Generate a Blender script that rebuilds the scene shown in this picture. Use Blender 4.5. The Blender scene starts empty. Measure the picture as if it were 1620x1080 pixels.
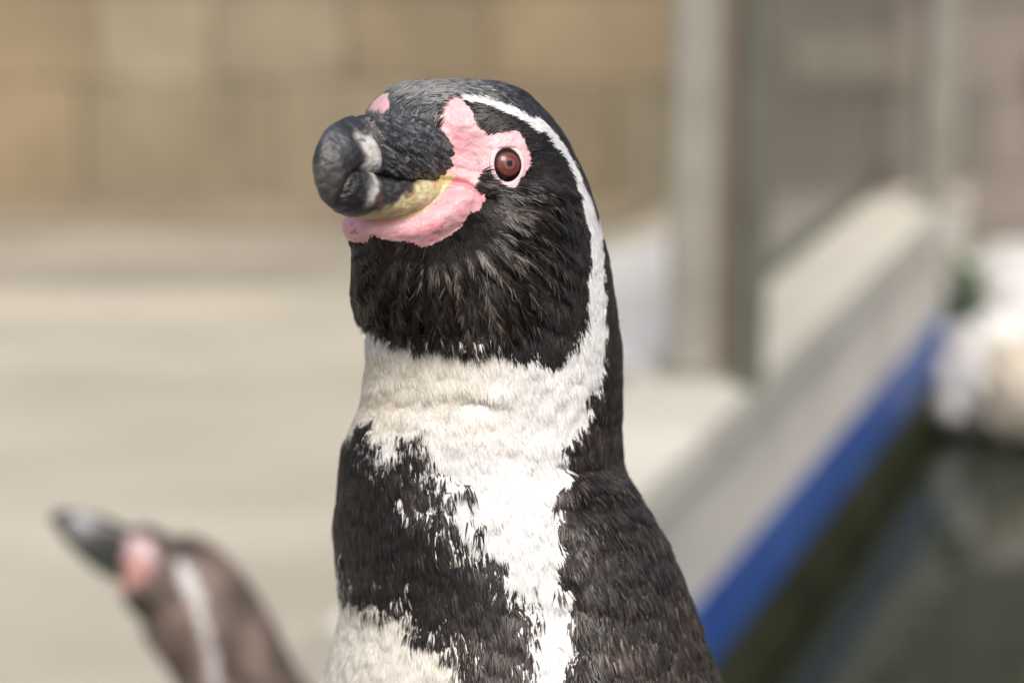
import bpy, math, random
import numpy as np
from mathutils import Vector, Matrix

random.seed(7)
rng = np.random.default_rng(11)
R = math.radians
sc = bpy.context.scene
C = sc.collection

# ------------------------------------------------------------------ camera, sky, sun, exposure
CAM_H = 1.10                 # camera height above the paved floor (z = 0)
PITCH = R(15.0)
LENS, SENSOR = 77.96, 36.0
FPX = LENS / SENSOR * 1620.0
cam_d = bpy.data.cameras.new('camera')
cam = bpy.data.objects.new('camera', cam_d); C.objects.link(cam)
cam.location = (0, 0, CAM_H)
cam.rotation_euler = (R(90) - PITCH, 0, 0)
cam_d.lens, cam_d.sensor_width, cam_d.sensor_fit = LENS, SENSOR, 'HORIZONTAL'
cam_d.clip_start, cam_d.clip_end = 0.02, 1000
cam_d.dof.use_dof = True
cam_d.dof.focus_distance = 0.668
cam_d.dof.aperture_fstop = 6.5
cam_d.dof.aperture_blades = 0
sc.camera = cam

SUN_EL, SUN_AZ = R(53), R(170)     # azimuth clockwise from +Y (the view direction): high behind the camera
world = bpy.data.worlds.new('World'); sc.world = world; world.use_nodes = True
wn = world.node_tree.nodes; wl = world.node_tree.links
sky = wn.new('ShaderNodeTexSky'); sky.sky_type = 'NISHITA'; sky.sun_disc = False
sky.sun_elevation, sky.sun_rotation = SUN_EL, SUN_AZ
sky.air_density, sky.dust_density, sky.ozone_density = 0.95, 5.5, 0.5
wl.new(sky.outputs[0], wn['Background'].inputs[0])
wn['Background'].inputs[1].default_value = 0.15
sun_d = bpy.data.lights.new('sun', 'SUN'); sun_d.energy = 1.5; sun_d.angle = R(25); sun_d.color = (1.0, 0.98, 0.955)
sun = bpy.data.objects.new('sun', sun_d); C.objects.link(sun)
to_sun = Vector((math.sin(SUN_AZ) * math.cos(SUN_EL), math.cos(SUN_AZ) * math.cos(SUN_EL), math.sin(SUN_EL)))
sun.rotation_euler = to_sun.to_track_quat('Z', 'Y').to_euler()
sun.location = (3, -3, 5)
sc.view_settings.view_transform = 'Standard'; sc.view_settings.look = 'None'
sc.view_settings.gamma = 1.0; sc.view_settings.exposure = 0.29
sc.view_settings.use_curve_mapping = False
sc.render.engine = 'CYCLES'
sc.cycles.use_denoising = True
sc.cycles.max_bounces = 8

# ------------------------------------------------------------------ helpers
RIGHT = np.array([1.0, 0, 0])
FWD = np.array([0, math.cos(PITCH), -math.sin(PITCH)])
UP = np.array([0, math.sin(PITCH), math.cos(PITCH)])
CAM = np.array([0, 0, CAM_H])
def P(px, py, depth):
    """world point seen in direction (px, py) at a given distance along the view axis"""
    px, py, depth = np.broadcast_arrays(np.asarray(px, float), np.asarray(py, float), np.asarray(depth, float))
    return CAM + ((px - 810) / FPX * depth)[..., None] * RIGHT + ((540 - py) / FPX * depth)[..., None] * UP + depth[..., None] * FWD
def on_plane(px, py, z):
    d = P(px, py, 1.0) - CAM
    return CAM + d * ((z - CAM_H) / d[..., 2:3] if d.ndim > 1 else (z - CAM_H) / d[2])

def hash2(ix, iy, s=0):
    h = (ix.astype(np.int64) * 374761393 + iy.astype(np.int64) * 668265263 + s * 974711) & 0x7fffffff
    h = ((h ^ (h >> 13)) * 1274126177) & 0x7fffffff
    return ((h ^ (h >> 16)) & 0xffff) / 65535.0
def vnoise(x, y, s=0):
    x = np.asarray(x, float); y = np.asarray(y, float)
    ix, iy = np.floor(x), np.floor(y); fx, fy = x - ix, y - iy
    fx = fx * fx * (3 - 2 * fx); fy = fy * fy * (3 - 2 * fy)
    a = hash2(ix, iy, s); b = hash2(ix + 1, iy, s); c = hash2(ix, iy + 1, s); d = hash2(ix + 1, iy + 1, s)
    return (a + (b - a) * fx) * (1 - fy) + (c + (d - c) * fx) * fy
def fbm(x, y, s=0, o=3):
    t = 0; a = 0.5; n = 0
    for k in range(o):
        t = t + a * vnoise(x * 2**k, y * 2**k, s + k * 17); n += a; a *= 0.5
    return t / n
def inside(px, py, poly):
    r = np.zeros(px.shape, bool); n = len(poly); j = n - 1
    for i in range(n):
        xi, yi = poly[i]; xj, yj = poly[j]
        if yi != yj:
            r ^= ((yi > py) != (yj > py)) & (px < (xj - xi) * (py - yi) / (yj - yi) + xi)
        j = i
    return r
def poly_dist(px, py, poly, closed=True):
    best = np.full(px.shape, 1e9); n = len(poly)
    for i in range(n if closed else n - 1):
        ax, ay = poly[i]; bx, by = poly[(i + 1) % n]
        dx, dy = bx - ax, by - ay; L = dx * dx + dy * dy + 1e-9
        t = np.clip(((px - ax) * dx + (py - ay) * dy) / L, 0, 1)
        best = np.minimum(best, np.hypot(px - ax - t * dx, py - ay - t * dy))
    return best
def sstep(a, b, x):
    t = np.clip((x - a) / (b - a), 0, 1); return t * t * (3 - 2 * t)
def smooth_interp(x, pts, col):
    """Catmull-Rom-like monotone interpolation through control points"""
    xs = np.array([p[0] for p in pts], float); ys = np.array([p[col] for p in pts], float)
    h = np.diff(xs); dl = np.diff(ys) / h
    m = np.zeros_like(xs); m[0], m[-1] = dl[0], dl[-1]
    for i in range(1, len(xs) - 1):
        if dl[i-1] * dl[i] > 0:
            w1, w2 = 2*h[i] + h[i-1], h[i] + 2*h[i-1]; m[i] = (w1 + w2) / (w1 / dl[i-1] + w2 / dl[i])
    x = np.clip(x, xs[0], xs[-1]); k = np.clip(np.searchsorted(xs, x) - 1, 0, len(h) - 1)
    t = (x - xs[k]) / h[k]
    return ((1 + 2*t) * (1-t)**2 * ys[k] + t * (1-t)**2 * h[k] * m[k] + t*t*(3 - 2*t) * ys[k+1] + t*t*(t-1) * h[k] * m[k+1])

def mesh_np(name, V, F, mat, parent=None, smooth=True, cols=None, extra=None):
    """V (n,3); F list of (m,k) int arrays; one mesh object"""
    me = bpy.data.meshes.new(name)
    loops = np.concatenate([f.ravel() for f in F]).astype(np.int32)
    sizes = np.concatenate([np.full(len(f), f.shape[1], np.int32) for f in F])
    starts = np.concatenate([[0], np.cumsum(sizes)[:-1]]).astype(np.int32)
    me.vertices.add(len(V)); me.vertices.foreach_set('co', np.ascontiguousarray(V, np.float32).ravel())
    me.loops.add(len(loops)); me.loops.foreach_set('vertex_index', loops)
    me.polygons.add(len(sizes)); me.polygons.foreach_set('loop_start', starts)
    me.polygons.foreach_set('use_smooth', np.full(len(sizes), smooth, bool))
    if cols is not None:
        a = me.attributes.new('col', 'FLOAT_COLOR', 'POINT')
        c4 = np.ones((len(V), 4), np.float32); c4[:, :3] = cols; a.data.foreach_set('color', c4.ravel())
    for k, v in (extra or {}).items():
        a = me.attributes.new(k, 'FLOAT', 'POINT'); a.data.foreach_set('value', np.asarray(v, np.float32))
    me.update(calc_edges=True); me.validate()
    if mat: me.materials.append(mat)
    o = bpy.data.objects.new(name, me); C.objects.link(o)
    if parent: o.parent = parent
    return o
def grid_faces(n, m, closed=True):
    i, j = np.meshgrid(np.arange(n - 1), np.arange(m if closed else m - 1), indexing='ij')
    i, j = i.ravel(), j.ravel(); k = (j + 1) % m
    return np.stack([i * m + j, i * m + k, (i + 1) * m + k, (i + 1) * m + j], 1)
def empty(name, loc):
    o = bpy.data.objects.new(name, None); C.objects.link(o); o.location = loc; o.empty_display_size = 0.1
    return o
def tag(o, label=None, cat=None, group=None, kind=None):
    if label: o['label'] = label
    if cat: o['category'] = cat
    if group: o['group'] = group
    if kind: o['kind'] = kind
    return o
def box_arrays(x0, x1, y0, y1, z0, z1, bev=0.0):
    """chamfered box: 24 verts if bev else 8"""
    if not bev:
        V = np.array([(x, y, z) for z in (z0, z1) for y in (y0, y1) for x in (x0, x1)], float)
        F = np.array([(0, 2, 3, 1), (4, 5, 7, 6), (0, 1, 5, 4), (2, 6, 7, 3), (0, 4, 6, 2), (1, 3, 7, 5)])
        return V, [F]
    import bmesh
    bm = bmesh.new(); bmesh.ops.create_cube(bm, size=1)
    for v in bm.verts:
        v.co = ((x0 + x1) / 2 + v.co.x * (x1 - x0), (y0 + y1) / 2 + v.co.y * (y1 - y0), (z0 + z1) / 2 + v.co.z * (z1 - z0))
    bmesh.ops.bevel(bm, geom=list(bm.edges), offset=bev, segments=1, affect='EDGES', profile=0.5)
    bm.verts.ensure_lookup_table()
    V = np.array([v.co[:] for v in bm.verts]); q = []; t = []
    for f in bm.faces:
        ids = [v.index for v in f.verts]
        (q if len(ids) == 4 else t).append(ids)
    bm.free()
    F = [np.array(q)] + ([np.array(t)] if t else [])
    return V, F
def box(name, x0, x1, y0, y1, z0, z1, mat, parent=None, bev=0.0, M=None, off=(0, 0, 0)):
    V, F = box_arrays(x0, x1, y0, y1, z0, z1, bev)
    if M is not None: V = V @ np.array(M.to_3x3()).T + np.array(M.translation)
    return mesh_np(name, V - np.array(off), F, mat, parent, smooth=False)

# ------------------------------------------------------------------ materials
def new_mat(name):
    m = bpy.data.materials.new(name); m.use_nodes = True
    nt = m.node_tree; return m, nt.nodes, nt.links, nt.nodes['Principled BSDF']
def noisy(name, c1, c2, scale=4.0, rough=0.8, bump=0.2, bscale=40.0, c3=None, spec=0.3, detail=6, stretch=(1, 1, 1)):
    m, n, l, b = new_mat(name)
    tc = n.new('ShaderNodeTexCoord'); mp = n.new('ShaderNodeMapping'); mp.inputs['Scale'].default_value = stretch
    l.new(tc.outputs['Object'], mp.inputs[0])
    t = n.new('ShaderNodeTexNoise'); t.inputs['Scale'].default_value = scale; t.inputs['Detail'].default_value = detail
    t.inputs['Roughness'].default_value = 0.65
    l.new(mp.outputs[0], t.inputs[0])
    r = n.new('ShaderNodeValToRGB'); l.new(t.outputs[0], r.inputs[0])
    r.color_ramp.elements[0].position, r.color_ramp.elements[1].position = 0.32, 0.68
    r.color_ramp.elements[0].color = (*c1, 1); r.color_ramp.elements[1].color = (*c2, 1)
    if c3: e = r.color_ramp.elements.new(0.5); e.color = (*c3, 1)
    oi = n.new('ShaderNodeObjectInfo'); hs = n.new('ShaderNodeHueSaturation')
    mr = n.new('ShaderNodeMapRange'); mr.inputs[3].default_value, mr.inputs[4].default_value = 0.9, 1.1
    l.new(oi.outputs['Random'], mr.inputs[0]); l.new(mr.outputs[0], hs.inputs['Value']); l.new(r.outputs[0], hs.inputs['Color'])
    l.new(hs.outputs[0], b.inputs['Base Color'])
    b.inputs['Roughness'].default_value = rough; b.inputs['Specular IOR Level'].default_value = spec
    t2 = n.new('ShaderNodeTexNoise'); t2.inputs['Scale'].default_value = bscale; t2.inputs['Detail'].default_value = 5
    l.new(mp.outputs[0], t2.inputs[0])
    bp = n.new('ShaderNodeBump'); bp.inputs['Strength'].default_value = bump; bp.inputs['Distance'].default_value = 0.02
    l.new(t2.outputs[0], bp.inputs['Height']); l.new(bp.outputs[0], b.inputs['Normal'])
    return m
def attr_mat(name, rough=0.5, spec=0.4, skin=False, coat=0.0, bump=0.0, bscale=2000):
    m, n, l, b = new_mat(name)
    a = n.new('ShaderNodeAttribute'); a.attribute_name = 'col'
    l.new(a.outputs['Color'], b.inputs['Base Color'])
    b.inputs['Roughness'].default_value = rough; b.inputs['Specular IOR Level'].default_value = spec
    b.inputs['Coat Weight'].default_value = coat
    if skin:
        s = n.new('ShaderNodeAttribute'); s.attribute_name = 'skin'
        b.inputs['Subsurface Radius'].default_value = (1.0, 0.35, 0.25); b.inputs['Subsurface Scale'].default_value = 0.0012
        ml = n.new('ShaderNodeMath'); ml.operation = 'MULTIPLY'; ml.inputs[1].default_value = 0.35
        l.new(s.outputs['Fac'], ml.inputs[0]); l.new(ml.outputs[0], b.inputs['Subsurface Weight'])
        tc = n.new('ShaderNodeTexCoord'); v = n.new('ShaderNodeTexVoronoi'); v.inputs['Scale'].default_value = bscale
        l.new(tc.outputs['Object'], v.inputs['Vector'])
        bp = n.new('ShaderNodeBump'); bp.inputs['Distance'].default_value = 0.0002
        mb = n.new('ShaderNodeMath'); mb.operation = 'MULTIPLY'; mb.inputs[1].default_value = bump
        l.new(s.outputs['Fac'], mb.inputs[0]); l.new(mb.outputs[0], bp.inputs['Strength'])
        bp.invert = True
        l.new(v.outputs['Distance'], bp.inputs['Height']); l.new(bp.outputs[0], b.inputs['Normal'])
        # faint mottling of the bare skin
        t = n.new('ShaderNodeTexNoise'); t.inputs['Scale'].default_value = 420; t.inputs['Detail'].default_value = 4
        l.new(tc.outputs['Object'], t.inputs[0])
        mr = n.new('ShaderNodeMapRange'); mr.inputs[3].default_value, mr.inputs[4].default_value = 0.86, 1.14
        l.new(t.outputs[0], mr.inputs[0])
        hs = n.new('ShaderNodeHueSaturation'); l.new(mr.outputs[0], hs.inputs['Value']); l.new(a.outputs['Color'], hs.inputs['Color'])
        l.new(hs.outputs[0], b.inputs['Base Color'])
    elif bump:
        tc = n.new('ShaderNodeTexCoord'); t = n.new('ShaderNodeTexNoise'); t.inputs['Scale'].default_value = bscale
        t.inputs['Detail'].default_value = 5
        l.new(tc.outputs['Object'], t.inputs[0])
        bp = n.new('ShaderNodeBump'); bp.inputs['Distance'].default_value = 0.0006; bp.inputs['Strength'].default_value = bump
        l.new(t.outputs[0], bp.inputs['Height']); l.new(bp.outputs[0], b.inputs['Normal'])
    return m

M_floor = noisy('pale_concrete', (0.325, 0.305, 0.245), (0.44, 0.415, 0.34), 1.8, 0.85, 0.25, 60, stretch=(0.6, 1.7, 1))
M_slab = noisy('white_grey_concrete', (0.52, 0.53, 0.52), (0.66, 0.67, 0.66), 2.0, 0.7, 0.2, 60)
M_coping = noisy('cream_coping', (0.43, 0.42, 0.365), (0.58, 0.57, 0.50), 2.0, 0.75, 0.2, 70)
M_render = noisy('grey_render', (0.50, 0.485, 0.44), (0.70, 0.675, 0.61), 2.2, 0.85, 0.35, 50)
M_blue = noisy('blue_pool_paint', (0.018, 0.07, 0.29), (0.07, 0.14, 0.38), 3.5, 0.4, 0.1, 30)
M_algae = noisy('algae_stained_concrete', (0.015, 0.02, 0.01), (0.055, 0.06, 0.03), 6, 0.5, 0.4, 40)
M_joint = noisy('wall_mortar', (0.22, 0.175, 0.11), (0.29, 0.235, 0.155), 6, 0.9, 0.3, 60)
M_steel = noisy('galvanised_steel', (0.20, 0.197, 0.168), (0.28, 0.272, 0.235), 9, 0.5, 0.08, 40, spec=0.5)
M_rust = noisy('brown_post_paint', (0.19, 0.15, 0.115), (0.27, 0.225, 0.18), 5, 0.7, 0.2, 50)
M_green = noisy('dark_green_post_paint', (0.085, 0.09, 0.068), (0.13, 0.132, 0.105), 5, 0.6, 0.2, 50)
M_rock = noisy('white_rock', (0.45, 0.45, 0.44), (0.72, 0.73, 0.73), 5, 0.85, 0.6, 14)
M_rock2 = noisy('cream_rock', (0.38, 0.34, 0.27), (0.6, 0.56, 0.47), 5, 0.85, 0.6, 14)
M_leaf = noisy('leaf_green', (0.05, 0.13, 0.02), (0.10, 0.20, 0.04), 20, 0.6, 0.1, 60)
M_ground = noisy('earth', (0.12, 0.10, 0.075), (0.2, 0.17, 0.13), 1.0, 0.9, 0.3, 20)
STONE = [noisy('tan_stone_%d' % i, tuple(0.78 * np.array(c)), tuple(1.22 * np.array(c)), 3.2, 0.9, 0.5, 18, stretch=(1, 1, 0.6)) for i, c in enumerate(
    [(0.255, 0.213, 0.138), (0.25, 0.212, 0.143), (0.262, 0.208, 0.133), (0.248, 0.212, 0.147), (0.255, 0.218, 0.15), (0.248, 0.202, 0.133)])]
GSTONE = [noisy('grey_stone_%d' % i, tuple(0.85 * np.array(c)), tuple(1.15 * np.array(c)), 3.5, 0.9, 0.5, 18) for i, c in enumerate(
    [(0.21, 0.185, 0.155), (0.19, 0.178, 0.15), (0.225, 0.20, 0.17), (0.20, 0.17, 0.15)])]
M_pale = noisy('pale_stone', (0.40, 0.37, 0.27), (0.50, 0.465, 0.35), 3, 0.9, 0.4, 20)

mw, n, l, b = new_mat('dark_pool_water')
b.inputs['Base Color'].default_value = (0.022, 0.028, 0.020, 1); b.inputs['Roughness'].default_value = 0.04
b.inputs['IOR'].default_value = 1.33; b.inputs['Specular IOR Level'].default_value = 0.5
tc = n.new('ShaderNodeTexCoord'); t = n.new('ShaderNodeTexNoise'); t.inputs['Scale'].default_value = 3.5; t.inputs['Detail'].default_value = 3
l.new(tc.outputs['Object'], t.inputs[0]); bp = n.new('ShaderNodeBump'); bp.inputs['Strength'].default_value = 0.25; bp.inputs['Distance'].default_value = 0.03
l.new(t.outputs[0], bp.inputs['Height']); l.new(bp.outputs[0], b.inputs['Normal'])
M_water = mw

# ------------------------------------------------------------------ the setting
ZC = 0.08                                  # coping top
WATER_Z = -0.52
EA, EB = on_plane(1010, 780, ZC), on_plane(1480, 330, ZC)    # two points of the coping's pool-side edge
e = (EB - EA); e[2] = 0; e /= np.linalg.norm(e)
nrm = np.array([e[1], -e[0], 0])           # towards the pool
def L(s, t, z): return np.array([EA[0], EA[1], 0]) + e * s + nrm * t + np.array([0, 0, z])
S_END = float(np.dot(EB - EA, e)) + 0.25
S_START = -6.0
Mline = Matrix(((e[0], nrm[0], 0, EA[0]), (e[1], nrm[1], 0, EA[1]), (0, 0, 1, 0), (0, 0, 0, 1)))   # local x along, y to pool

def sheet(name, pts, mat):
    V = np.array(pts, float); F = [np.arange(len(V))[None, :]]
    return tag(mesh_np(name, V, F, mat, smooth=False), kind='structure')
sheet('ground', [(-150, -150, -1.3), (150, -150, -1.3), (150, 150, -1.3), (-150, 150, -1.3)], M_ground)
WALL_Y = 5.36
CW = 0.20
fs = [L(S_START, -CW, 0), L(S_END + 1.2, -CW, 0)]
sheet('floor', [(-9, fs[0][1], 0), fs[0], fs[1], (fs[1][0], WALL_Y + 0.3, 0), (-9, WALL_Y + 0.3, 0)], M_floor)
pv = [on_plane(955, 600, 0.005), on_plane(1115, 604, 0.005), on_plane(1290, 398, 0.005), on_plane(905, 398, 0.005)]
ps = np.array([L(0.9, -CW - 0.01, 0.004), L(2.6, -CW - 0.01, 0.004), (L(2.6, 0, 0)[0] - 0.42, L(2.6, 0, 0)[1], 0.004), (0.1, 4.75, 0.004), (0.08, 3.9, 0.004)])
sheet('pavement', ps, M_slab)
sheet('wall_base_strip', [(-8.9, WALL_Y - 0.75, 0.004), (0.1, WALL_Y - 0.8, 0.004), (0.3, WALL_Y + 0.02, 0.004), (-8.9, WALL_Y + 0.02, 0.004)], noisy('wall_base_concrete', (0.24, 0.218, 0.175), (0.38, 0.35, 0.285), 1.6, 0.85, 0.3, 40))  # darker strip of floor along the foot of the wall
sheet('water', [L(S_START, 0.02, WATER_Z), L(S_START, 9, WATER_Z), L(S_END + 0.4, 9, WATER_Z), L(S_END + 0.4, 0.02, WATER_Z)], M_water)

sheet('wall_base_edge', [(-8.9, WALL_Y - 0.22, 0.008), (0.25, WALL_Y - 0.26, 0.008), (0.36, WALL_Y - 0.02, 0.035), (-8.9, WALL_Y - 0.02, 0.035)], noisy('wall_base_edge_concrete', (0.16, 0.132, 0.092), (0.25, 0.212, 0.15), 2.2, 0.9, 0.3, 40))  # narrower, darker brown strip right against the wall
# pool wall with its coping slabs, blue stripe and algae line
pw = empty('pool_wall', L(0, 0, 0))
poff = tuple(L(0, 0, 0))
box('wall_face', S_START, S_END + 0.6, -CW, -0.035, -1.2, ZC - 0.075, M_render, pw, M=Mline, off=poff)
box('painted_stripe', S_START, S_END + 0.6, -0.0345, -0.029, -0.385, -0.245, M_blue, pw, M=Mline, off=poff)
box('waterline_stain', S_START, S_END + 0.6, -0.0345, -0.030, -0.9, -0.386, M_algae, pw, M=Mline, off=poff)
s = S_START
while s < S_END - 0.25:
    s2 = min(s + 0.9, S_END - 0.2)
    box('coping_slab', s + 0.003, s2 - 0.003, -CW - 0.005, 0.0, ZC - 0.075, ZC, M_coping if s > -0.7 else M_floor, pw, bev=0.006, M=Mline, off=poff)
    s = s2
tag(pw, 'pool wall with cream coping, grey face and blue painted stripe above the water', 'pool wall')

# back walls: coursed stone blocks
def stone_wall(name, x0, x1, y, z1, mats, label, hmin, hmax, wmin, wmax, bedm, seed, thick=0.3, special=None):
    rr = random.Random(seed)
    root = empty(name, ((x0 + x1) / 2, y, 0)); off = ((x0 + x1) / 2, y, 0)
    box('wall_core', x0, x1, y + 0.03, y + thick, -1.0, z1 - 0.02, bedm, root, off=off)
    z = -0.25
    while z < z1 - 0.05:
        h = min(rr.uniform(hmin, hmax), z1 - z)
        x = x0 + rr.uniform(-0.2, 0)
        while x < x1 - 0.03:
            w = rr.uniform(wmin, wmax); xa, xb = max(x, x0), min(x + w, x1)
            if xb - xa > 0.04:
                m = rr.choice(mats)
                box('stone', xa + 0.0015, xb - 0.0015, y - rr.uniform(0.0, 0.012), y + 0.06, z + 0.0015, z + h - 0.0015, m, root, bev=0.005, off=off)
            x += w
        z += h
    tag(root, label, 'wall')
    return root
stone_wall('stone_wall', -4.2, 0.44, WALL_Y, 2.0, STONE, 'tan brown coursed stone wall behind the pale floor, left of the posts', 0.2, 0.34, 0.25, 0.6, M_joint, 3)
stone_wall('stone_wall', 0.46, 3.6, WALL_Y + 0.25, 2.0, GSTONE, 'grey brown stone wall with pale band behind the steel posts', 0.13, 0.22, 0.2, 0.5, M_joint, 8)
gw = bpy.data.objects['stone_wall.001']; goff = tuple(gw.location)
for (xa, xb, ya, yb) in ((1228, 1380, 34, 98), (1590, 1780, 40, 92)):
    a, b_ = P(xa, ya, 5.95), P(xb, yb, 5.95)
    box('pale_stone', a[0], b_[0], WALL_Y + 0.19, WALL_Y + 0.27, b_[2], a[2], M_pale, gw, bev=0.01, off=goff)

# posts on the coping
def post(name, px, py, w, d, mat, label, z0=ZC, h=1.05, plate=True, group=None, cap=True):
    base = on_plane(px, py, z0)
    root = empty(name, base)
    V, F = box_arrays(-w / 2, w / 2, -d / 2, d / 2, 0.008 if plate else 0, h, 0.006)
    mesh_np('shaft', V, F, mat, root, smooth=False)
    if cap:
        V, F = box_arrays(-w / 2 - 0.004, w / 2 + 0.004, -d / 2 - 0.004, d / 2 + 0.004, h, h + 0.012, 0.003)
        mesh_np('cap', V, F, mat, root, smooth=False)
    if plate:
        V, F = box_arrays(-w * 0.8, w * 0.8, -d * 0.7, d * 0.7, 0.0, 0.008)
        mesh_np('base_plate', V, F, mat, root, smooth=False)
        for sx in (-1, 1):
            a = np.linspace(0, 2 * np.pi, 7)[:-1]; rr_ = 0.007
            V = np.concatenate([np.stack([rr_ * np.cos(a) + sx * w * 0.66, rr_ * np.sin(a) - d * 0.6, np.full(6, z)], 1) for z in (0.008, 0.016)])
            mesh_np('bolt', V, [grid_faces(2, 6), np.arange(6, 12)[None]], mat, root, smooth=False)
    tag(root, label, 'post', group)
    return root
post('steel_post', 1093, 588, 0.078, 0.078, M_steel, 'wide grey galvanised steel post on the coping, nearest the tall penguin')
post('brown_post', 1146, 590, 0.038, 0.05, M_rust, 'narrow brown post between the wide steel post and the dark green one', plate=False)
post('green_post', 1184, 608, 0.046, 0.05, M_green, 'narrow dark green post right of the brown post on the coping', plate=False)
gp = empty('glass_panel', L(0, 0, 0))
mg, n, l, b = new_mat('dirty_glass'); b.inputs['Base Color'].default_value = (0.24, 0.23, 0.19, 1); b.inputs['Roughness'].default_value = 0.35
tr = n.new('ShaderNodeBsdfTransparent'); mx = n.new('ShaderNodeMixShader')
tn = n.new('ShaderNodeTexNoise'); tn.inputs['Scale'].default_value = 2.5; mr = n.new('ShaderNodeMapRange'); mr.inputs[3].default_value, mr.inputs[4].default_value = 0.38, 0.58
l.new(tn.outputs[0], mr.inputs[0]); l.new(mr.outputs[0], mx.inputs[0]); l.new(tr.outputs[0], mx.inputs[1]); l.new(b.outputs[0], mx.inputs[2])
l.new(mx.outputs[0], n['Material Output'].inputs[0])
sA = float(np.dot(on_plane(1196, 545, ZC) - EA, e)); sB = S_END + 0.12
box('pane', sA, sB, -CW + 0.012, -CW + 0.022, ZC + 0.02, 0.98, mg, gp, M=Mline, off=poff)
box('bottom_rail', sA, sB, -CW + 0.002, -CW + 0.032, ZC, ZC + 0.02, M_green, gp, M=Mline, off=poff)
tag(gp, 'dirty tinted glass panel on the coping between the green post and distant post', 'glass panel')
post('steel_post', 1478, 322, 0.075, 0.075, M_steel, 'distant grey steel post at the far end of the coping')

# boulders and plant at the far end of the pool
def boulder(px, py, depth, rx, ry, rz, seed, mat, label):
    import bmesh
    c = P(px, py, depth)
    bm = bmesh.new(); bmesh.ops.create_icosphere(bm, subdivisions=4, radius=1)
    V = np.array([v.co[:] for v in bm.verts]); F = np.array([[v.index for v in f.verts] for f in bm.faces]); bm.free()
    k = fbm(V[:, 0] * 1.3 + seed, V[:, 1] * 1.3 + V[:, 2] * 0.9, seed, 4); k2 = fbm(V[:, 2] * 2.1 + seed * 3, V[:, 0] * 1.7, seed + 5, 3)
    V = V * (0.45 + 0.65 * k + 0.5 * k2 + 0.18 * (fbm(V[:, 0] * 4 + seed, V[:, 2] * 4 + V[:, 1] * 3, seed + 9) - 0.5))[:, None]
    V = np.sign(V) * np.abs(V) ** 0.85 * np.array([rx, ry, rz])
    o = mesh_np('boulder', V, [F], mat, smooth=True); o.location = c
    return tag(o, label, 'boulder', 'boulders at the end of the pool')
boulder(1600, 465, 5.6, 0.13, 0.2, 0.125, 1, M_rock, 'bright white boulder highest at the far end of the pool')
boulder(1525, 600, 5.45, 0.10, 0.16, 0.12, 2, M_rock, 'pale grey boulder between the blue stripe and the cream boulder')
boulder(1625, 622, 5.35, 0.13, 0.18, 0.12, 4, M_rock2, 'cream boulder at the right edge above the dark water')
boulder(1575, 540, 5.5, 0.09, 0.12, 0.08, 11, M_rock, 'small white boulder wedged below the bright white one')
boulder(1460, 470, 5.75, 0.10, 0.2, 0.16, 5, M_rock, 'grey boulder behind the end of the coping')
box_end = empty('pool_end_wall', L(S_END + 0.5, 0, 0)); eoff = tuple(L(S_END + 0.5, 0, 0))
box('wall_face', S_END + 0.12, S_END + 0.60, 0.0, 8, -1.25, -0.40, M_algae, box_end, M=Mline, off=eoff)
tag(box_end, 'dark stained end wall of the pool below the boulders', 'pool wall')
def plant(px, py, depth):
    base = P(px, py, depth); root = empty('leafy_plant', base)
    a = np.linspace(0, 2 * np.pi, 7)[:-1]
    V = np.concatenate([np.stack([r * np.cos(a), r * np.sin(a), np.full(6, z)], 1) for r, z in ((0.006, 0), (0.004, 0.12))])
    mesh_np('stem', V, [grid_faces(2, 6)], M_leaf, root)
    rr = np.random.default_rng(5)
    for k in range(26):
        az = rr.uniform(0, 6.28); z0 = rr.uniform(0.01, 0.12); ln = rr.uniform(0.05, 0.09); el = rr.uniform(-0.2, 1.1)
        d = np.array([math.cos(az) * math.cos(el), math.sin(az) * math.cos(el), math.sin(el)]); s_ = np.cross(d, [0, 0, 1]); s_ /= np.linalg.norm(s_)
        u_ = np.cross(s_, d); V = []
        for t_, w_ in ((0, 0.004), (0.3, 0.016), (0.65, 0.014)):
            c_ = d * ln * t_ + np.array([0, 0, z0]) - u_ * 0.02 * t_ * t_
            V += [c_ - s_ * w_ + u_ * 0.004, c_, c_ + s_ * w_ + u_ * 0.004]
        V.append(d * ln + np.array([0, 0, z0]) - u_ * 0.02)
        F4 = np.array([(0, 1, 4, 3), (1, 2, 5, 4), (3, 4, 7, 6), (4, 5, 8, 7)]); F3 = np.array([(6, 7, 9), (7, 8, 9)])
        mesh_np('leaf', np.array(V), [F4, F3], M_leaf, root)
    tag(root, 'small green leafy plant growing between the white and grey boulders', 'plant')
plant(1528, 505, 5.5)

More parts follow.
